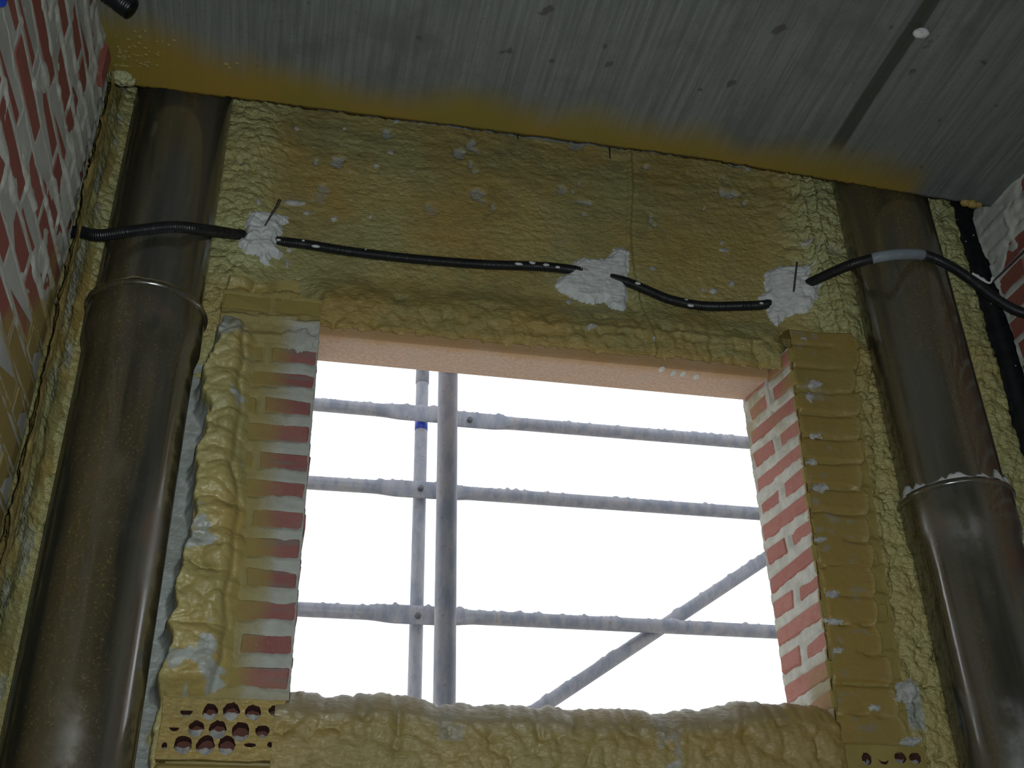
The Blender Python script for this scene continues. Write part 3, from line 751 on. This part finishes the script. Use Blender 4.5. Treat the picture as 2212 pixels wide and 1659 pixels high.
for px, py, r in ((487, 145, .006), (510, 143, .004), (494, 152, .004)):
    q = atZ(px, py, CEIL); bmesh.ops.create_icosphere(fb, subdivisions=2, radius=r, matrix=Matrix.Translation((q[0], q[1], ceil_z(q[0])+ZC)) @ Matrix.Diagonal((1.5, 1, .6, 1)))
me = bpy.data.meshes.new('foam_drops'); fb.to_mesh(me); fb.free(); o = link('foam_drops', me, M['film'], ceiling); o['kind'] = 'stuff'
q = atZ(1990, 70, CEIL); pl = blob('plaster_lump', (q[0], q[1], ceil_z(q[0])-.004), (.020, .013, .012), M['plaster'], None, 5)
thing(pl, 'small pale plaster lump stuck on the dark joint of the concrete ceiling', 'plaster')

def splat(poly, plane, parent, name='plaster_splat', t=.004, mat=None, res=.0022, seed=0, jag=.006, base=None, rough=.003):
    """ragged dab of plaster: poly in photo pixels read on the plane y=plane"""
    q = np.array([atY(a, b, plane) for a, b in poly])[:, (0, 2)]
    lo = q.min(0)-.012; hi = q.max(0)+.012
    U2, V2 = np.meshgrid(np.arange(lo[0], hi[0], res), np.arange(lo[1], hi[1], res), indexing='ij')
    d = in_poly(U2, V2, q)+jag*(fbm(U2*70, V2*70, seed, 3)-.5)*2+jag*.8*(vn(U2*260, V2*260, seed+2)-.5)
    th = t*sm(d, -.001, max(.012, t*1.2))+rough*(ridged(U2*40, V2*40, seed+5)-.5)*sm(d, 0, .006)+.003-.005*(d < 0)
    by = (foam_y(U2, V2) if base is None else base+0*U2)-.001
    # a skin that does not follow every wrinkle
    Yg = by-th
    kc = (d[:-1, :-1] > -.0025)
    return grid_mesh(name, np.stack([U2, Yg, V2], -1), kc, mat or M['plaster'], parent)
def rpoly(px, py, rx, ry, n=9, seed=0):
    g = random.Random(seed); return [(px+rx*math.cos(i/n*6.283)*g.uniform(.6, 1.2), py+ry*math.sin(i/n*6.283)*g.uniform(.6, 1.2)) for i in range(n)]
P1 = [(540, 478), (575, 468), (622, 470), (624, 484), (606, 492), (614, 508), (600, 520), (594, 535), (612, 552), (604, 566), (585, 562), (580, 580), (562, 578), (556, 566), (530, 562), (512, 545), (522, 530), (535, 520), (532, 500)]
P2 = [(1240, 566), (1262, 558), (1290, 562), (1318, 552), (1326, 538), (1345, 534), (1356, 546), (1356, 590), (1350, 612), (1358, 640), (1352, 668), (1340, 678), (1318, 672), (1304, 652), (1280, 660), (1255, 652), (1232, 640), (1212, 632), (1196, 618), (1204, 602), (1222, 592)]
P3 = [(1652, 590), (1675, 584), (1700, 588), (1744, 590), (1742, 602), (1732, 614), (1756, 636), (1752, 660), (1730, 690), (1712, 686), (1682, 696), (1676, 712), (1664, 696), (1654, 680), (1655, 660), (1634, 645), (1652, 632), (1648, 606)]
for poly, lab, sd in ((P1, 'small ragged dab of wet plaster holding the conduit beside the bare stub of conduit over the pipe', 1), (P2, 'widest plaster dab, over the middle of the black conduit', 2), (P3, 'squarish plaster dab where the conduit ends below a short upright nail', 3)):
    o = splat(poly, 2.385, None, 'plaster_dab', .014, None, .002, sd*10, .005)
    thing(o, ('small ragged plaster dab with the long slanting nail in it', 'widest grey plaster dab, covering the middle of the black conduit', 'squarish plaster dab with a short upright nail beside the grey taped conduit')[sd-1], 'plaster', )
for i, (px, py, rx, ry) in enumerate(((636, 442, 24, 6), (558, 452, 6, 6), (662, 462, 7, 4), (722, 475, 8, 6), (856, 262, 8, 10), (844, 333, 6, 6), (812, 362, 6, 5), (640, 288, 7, 5), (745, 282, 5, 3), (800, 470, 5, 4), (624, 545, 6, 5),
                                    (1538, 633, 10, 6), (1577, 616, 6, 8), (1562, 545, 12, 5), (1408, 584, 7, 5), (1266, 727, 9, 6), (1400, 757, 6, 4), (1612, 372, 6, 5), (1725, 548, 10, 5), (1228, 655, 8, 7), (620, 572, 4, 9), (1558, 528, 6, 4), (1516, 632, 4, 4))):
    splat(rpoly(px, py, rx, ry, 9, i), 2.39, wall_front, 'plaster_splat', .003, M['splat'], .0018, 100+i, .002)
for i, (px, py, rx, ry) in enumerate(((610, 640, 40, 8), (600, 690, 60, 10), (520, 700, 40, 14), (640, 735, 44, 26))):
    splat(rpoly(px, py, rx, ry, 12, 50+i), YP, pierL, 'plaster_splat', .004, M['mortL'], .0025, 150+i, .006, base=YP-.003 if px > 560 else YP+.02)
for i, (px, py, rx, ry) in enumerate(((1755, 833, 16, 9), (1745, 862, 14, 8), (1757, 946, 12, 6), (1750, 1003, 12, 6), (1768, 1058, 18, 9), (1768, 1168, 16, 7), (1798, 1288, 14, 8), (1795, 1345, 20, 8), (1806, 1408, 12, 8), (1955, 1500, 30, 28), (1885, 1530, 16, 7), (1960, 1605, 26, 8), (1735, 735, 7, 4))):
    splat(rpoly(px, py, rx, ry, 10, 70+i), YP, pierR, 'plaster_splat', .003, M['splat'], .0024, 200+i, .005, base=YP-.008 if px < 1940 else YP-.012)
for i, (px, py, rx, ry) in enumerate(((1430, 798, 5, 6), (1476, 808, 5, 10), (1505, 814, 14, 12), (1455, 806, 6, 5))):
    q = atZ(px, py, LSOF); blob('plaster_splat', (q[0], q[1], LSOF), (.008, .014, .0025), M['plaster'], lint, 60+i).matrix_parent_inverse = Matrix()
# stubs of wire let into the top of the wall
for px, py, py2 in ((831, 244, 258), (1117, 285, 300), (1316, 311, 342)):
    a = atY(px, py, 2.382); b = atY(px+2, py2, 2.374)
    o = tube('wire_stub', [a, a+(b-a)*.5, b], .0022, M['steel'], wall_front, 6)

# ------------------------------------------------------------------ drainpipes
def drainpipe(cx, cy, r, zr, lab, seed, fringe):
    root = empty('drainpipe', (cx, cy, 0)); thing(root, lab, 'pipe')
    def add(o): return reparent(o, root)
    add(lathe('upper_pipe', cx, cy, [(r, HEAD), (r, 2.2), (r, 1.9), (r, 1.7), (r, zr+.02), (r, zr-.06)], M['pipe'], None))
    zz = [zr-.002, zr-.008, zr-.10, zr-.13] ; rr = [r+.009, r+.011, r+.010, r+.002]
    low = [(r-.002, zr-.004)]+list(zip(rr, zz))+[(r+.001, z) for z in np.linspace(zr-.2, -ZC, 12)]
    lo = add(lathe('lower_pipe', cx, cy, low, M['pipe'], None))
    rim = [(r+.004+.013*math.sin(t)+.0, zr-.006+.009*math.cos(t)) for t in np.linspace(0, math.pi, 9)]
    rm = lathe('socket_rim', cx, cy, [(r-.001, zr+.003)]+rim+[(r-.001, zr-.015)], M['pipe'], None); add(rm)
    a = np.arange(120)/120*2*np.pi
    k = fbm(np.cos(a)*5+seed, np.sin(a)*5, seed, 4)
    hgt = .004+fringe*np.clip(k-.38, 0, 1)*3.2
    P = np.stack([np.stack([cx+(r+e)*np.cos(a), cy+(r+e)*np.sin(a), zr+.004+hgt*f], -1) for e, f in ((.012, 0), (.010, .5), (.005, .9), (-.001, 1.0))], 0)
    add(grid_mesh('plaster_fringe', P, None, M['plaster'] if fringe > .01 else M['mortW'], None, closed=True, flip=True))
    return root
zl = atY(190, 664, 2.27)[2]; zrr = atY(1962, 1078, 2.265)[2]
drainpipe(-.358, 2.268, .120, zl, 'stained grey drainpipe crossed by the free start of the black conduit', 3, .006)
drainpipe(1.628, 2.262, .125, zrr, 'stained grey drainpipe next to the thin black pipe, ragged white plaster on its socket', 9, .030)
bp = empty('soil_pipe', (1.915, 2.285, 0)); thing(bp, 'slim black pipe in the corner between the pale foam strip and brick wall', 'pipe')
reparent(lathe('shaft', 1.917, 2.285, [(.047, HEAD), (.047, 2.0), (.047, 1.5), (.047, 1.255), (.047, -ZC)], M['blackp']), bp)
reparent(lathe('socket', 1.917, 2.285, [(.046, 1.19), (.055, 1.188), (.056, 1.18), (.056, 1.10), (.054, 1.085), (.046, 1.08)], M['galv']), bp)
bs = bmesh.new()
g = random.Random(3)
for i in range(26):
    a = math.radians(g.uniform(200, 330)); z = g.uniform(1.2, 2.28); s = g.uniform(.001, .0028)
    bmesh.ops.create_icosphere(bs, subdivisions=1, radius=s, matrix=Matrix.Translation((1.917+.0475*math.cos(a), 2.285+.0475*math.sin(a), z+ZC)))
me = bpy.data.meshes.new('plaster_specks'); bs.to_mesh(me); bs.free(); o = link('plaster_specks', me, M['plaster']); reparent(o, bp); o['kind'] = 'stuff'

# ------------------------------------------------------------------ black corrugated conduit
cd = [(140, 501, 2.20), (172, 501, 2.165), (215, 508, 2.138), (280, 500, 2.124), (370, 490, 2.122), (430, 495, 2.15), (475, 501, 2.235), (508, 506, 2.33), (535, 509, 2.372), (570, 515, 2.382), (600, 521, 2.374), (660, 528, 2.370), (760, 544, 2.370), (900, 560, 2.370), (1040, 571, 2.370), (1150, 575, 2.370),
      (1215, 580, 2.374), (1285, 592, 2.384), (1350, 608, 2.374), (1400, 628, 2.362), (1450, 648, 2.360), (1520, 661, 2.362), (1600, 661, 2.368), (1652, 658, 2.376), (1690, 646, 2.388), (1735, 618, 2.360), (1790, 592, 2.25), (1840, 571, 2.16), (1900, 555, 2.112), (1950, 549, 2.106), (2000, 552, 2.118), (2050, 573, 2.125), (2095, 602, 2.115), (2140, 637, 2.105), (2190, 668, 2.085), (2240, 684, 2.05)]
pth = resample([atY(a, b, y) for a, b, y in cd], .00125)
s_ = np.cumsum(np.r_[0, np.linalg.norm(np.diff(pth, axis=0), axis=1)])
rad = .0130+.0008*np.sign(np.sin(s_*2*np.pi/.0050))
con = empty('conduit', tuple(up(pth[len(pth)//2]))); thing(con, 'black corrugated electrical conduit strung across the foam wall from pipe to pipe', 'conduit')
reparent(tube('corrugated_tube', pth, rad, M['blackp'], None, 14), con)
i0 = np.argmin(np.linalg.norm(pth-atY(1884, 558, 2.118), axis=1)); i1 = np.argmin(np.linalg.norm(pth-atY(1998, 552, 2.118), axis=1))
tp = reparent(tube('tape_wrap', pth[i0:i1:6], .0148, M['tape'], None, 18), con); tp['label'] = 'grey tape band'
for i, (px, py, y, rx) in enumerate(((682, 532, 2.357, .010), (655, 520, 2.357, .004), (602, 518, 2.358, .006), (790, 539, 2.357, .0025), (1150, 568, 2.358, .010), (1120, 570, 2.358, .012), (1180, 572, 2.358, .009), (1205, 577, 2.358, .007), (1378, 612, 2.353, .008), (1482, 648, 2.35, .006), (1492, 660, 2.35, .010), (1645, 655, 2.36, .006))):
    q = atY(px, py, y); o = blob('plaster_fleck', q, (rx, .003, min(rx*.55, .0045)), M['plaster'], None, 80+i); reparent(o, con)
# wire ties and nails
def nail(pts, r0, r1, lab, name='nail', flecks=(), cat='nail'):
    P = np.array([atY(*p) for p in pts]); P = resample(P, .004); n = len(P)
    o = tube(name, P, np.linspace(r0, r1, n), M['steel'], None, 8, upv=(0, 1, 0)); thing(o, lab, cat); return o
nail([(605, 431, 2.300), (598, 446, 2.310), (585, 466, 2.326), (570, 492, 2.346), (564, 505, 2.358)], .0042, .0014, 'long slanting nail with a rusty head above the small ragged plaster dab')
nail([(1722, 566, 2.305), (1718, 600, 2.322), (1714, 636, 2.352)], .0026, .0034, 'short upright nail driven into the squarish plaster dab')
tie = empty('tie_wire', tuple(up(atY(2140, 608, 2.09)))); thing(tie, 'dark tie wire sticking out from conduit over the black pipe', 'wire')
P = resample([atY(2215, 540, 2.04), atY(2180, 575, 2.065), atY(2143, 610, 2.09)], .004)
reparent(tube('spike', P, np.linspace(.0036, .0022, len(P)), M['steel'], None, 8, upv=(0, 1, 0)), tie)
P = resample([atY(2100, 590, 2.098), atY(2122, 604, 2.094), atY(2138, 611, 2.092), atY(2148, 598, 2.088)], .004)
reparent(tube('plaster_crust', P, .0032, M['plaster'], None, 8, crust=.004), tie)

# pale plaster by the start of the conduit and the tube end on the ceiling
st = [atZ(190, -60, CEIL-.020), atZ(226, -22, CEIL-.022), atZ(258, 2, CEIL-.030), atZ(284, 20, CEIL-.046)]
st = resample(st, .0014); ss = np.cumsum(np.r_[0, np.linalg.norm(np.diff(st, axis=0), axis=1)])
stub = empty('conduit_end', tuple(up(st[-1]))); thing(stub, 'open end of a black conduit poking out under the ceiling beside the smeared brick wall', 'conduit')
ra = .0235+.0009*np.sign(np.sin(ss*2*np.pi/.006))
reparent(tube('tube', np.vstack([st, st[::-1][:20]]), np.r_[ra, np.full(20, .0175)], M['blackp'], None, 18, cap=False), stub)
reparent(tube('bore_bottom', np.array([st[-20], st[-21], st[-22]]), .0175, M['steel'], None, 14), stub)
q = atX(6, 8, XL+.02); bl = boxes('wall_plug', [], M['blue'])
bm = bmesh.new(); box_bm(bm, q[0]-.02, q[0]+.004, q[1]-.012, q[1]+.006, q[2]-.004, q[2]+.03); bmesh.ops.bevel(bm, geom=list(bm.edges), offset=.003, segments=2, affect='EDGES')
bm.to_mesh(bl.data); bm.free(); bl.data.materials.clear(); bl.data.materials.append(M['blue']); thing(bl, 'small blue plastic piece fixed high on the smeared brick wall', 'plug')

# ------------------------------------------------------------------ scaffold outside the window
scf = empty('scaffold', (.5, 3.5, -3.0)); thing(scf, 'grey tubular scaffold with three rails and a diagonal brace outside the window', 'scaffold')
def sadd(o): return reparent(o, scf)
YR = 3.78; YF = 2.74
def vpole(px, py, y, r, seed, name='standard'):
    q = atY(px, py, y); zz = np.linspace(-5.0, 4.2, 60)
    return q, sadd(tube(name, np.stack([q[0]+0*zz, y+0*zz, zz], -1), r, M['galv'], None, 20, upv=(0, 1, 0)))
qf, pf = vpole(964, 1150, YF, .0285, 1)
qr, prr = vpole(908, 1000, YR, .0245, 2)
c0 = qr[2]
zz = atY(914, 906, YR)[2], atY(912, 931, YR)[2]
bb = lathe('blue_band', qr[0], YR, [(.0245, zz[0]), (.0253, zz[0]), (.0253, zz[1]), (.0245, zz[1])], M['blue'], None, 20); bb.parent = prr; bb.matrix_parent_inverse = Matrix.Translation(scf.location).inverted() @ Matrix.Translation(scf.location)
zj = atY(914, 829, YR)[2]
cl = lathe('joint_collar', qr[0], YR, [(.0245, zj+.16), (.0265, zj+.16), (.0265, zj), (.0245, zj)], M['galv'], None, 20); cl.parent = prr
def rail(pa, pb, y, flat_at, ext, seed, bolt=None, r=.0255, fl=.10):
    """pa, pb: photo points on the rail axis; flat_at 0/1: which end is hammered flat"""
    A = atY(*pa, y); B = atY(*pb, y); d = (B-A)/np.linalg.norm(B-A)
    if flat_at == 1: A = A-d*ext
    else: B = B+d*ext
    L = np.linalg.norm(B-A); t = np.linspace(0, L, int(L/.006)); P = A+d*t[:, None]
    e = (L-t) if flat_at == 1 else t
    k = 1-sm(e, fl, fl+.11)
    o = sadd(tube('rail', P, r*(1-.72*k), M['galv'], None, 18, radv=r*(1+.36*k), crust=.0045, seed=seed, upv=(0, 0, 1)))
    if bolt:
        q = atY(*bolt, y-.012)
        P = np.array([q+np.array([0, v, 0]) for v in (.03, .0, -.008)])
        b = tube('bolt', P, .011, M['bolt'], o, 6, upv=(0, 0, 1))
    return o
rail((672, 873), (948, 897), YR-.045, 1, 1.6, 1, None, fl=.14)
rail((986, 905), (1598, 955), YR-.030, 0, 1.6, 2, (1015, 907), fl=.13)
rail((660, 1042), (955, 1061), YR-.045, 1, 1.6, 3, (909, 1055), fl=.16)
rail((945, 1061), (1640, 1110), YR-.025, 0, 1.6, 4, None, fl=.03)
rail((642, 1316), (955, 1331), YR-.045, 1, 1.6, 5, (903, 1330), fl=.16)
rail((945, 1330), (1675, 1365), YR-.025, 0, 1.6, 6, None, fl=.03)
A = atY(1165, 1530, YR+.02); B = atY(1655, 1206, YR+.02); d = (B-A)/np.linalg.norm(B-A)
t = np.linspace(-1.6, np.linalg.norm(B-A)+1.2, 400)
sadd(tube('brace', A+d*t[:, None], .0250, M['galv'], None, 18, crust=.0035, seed=9))
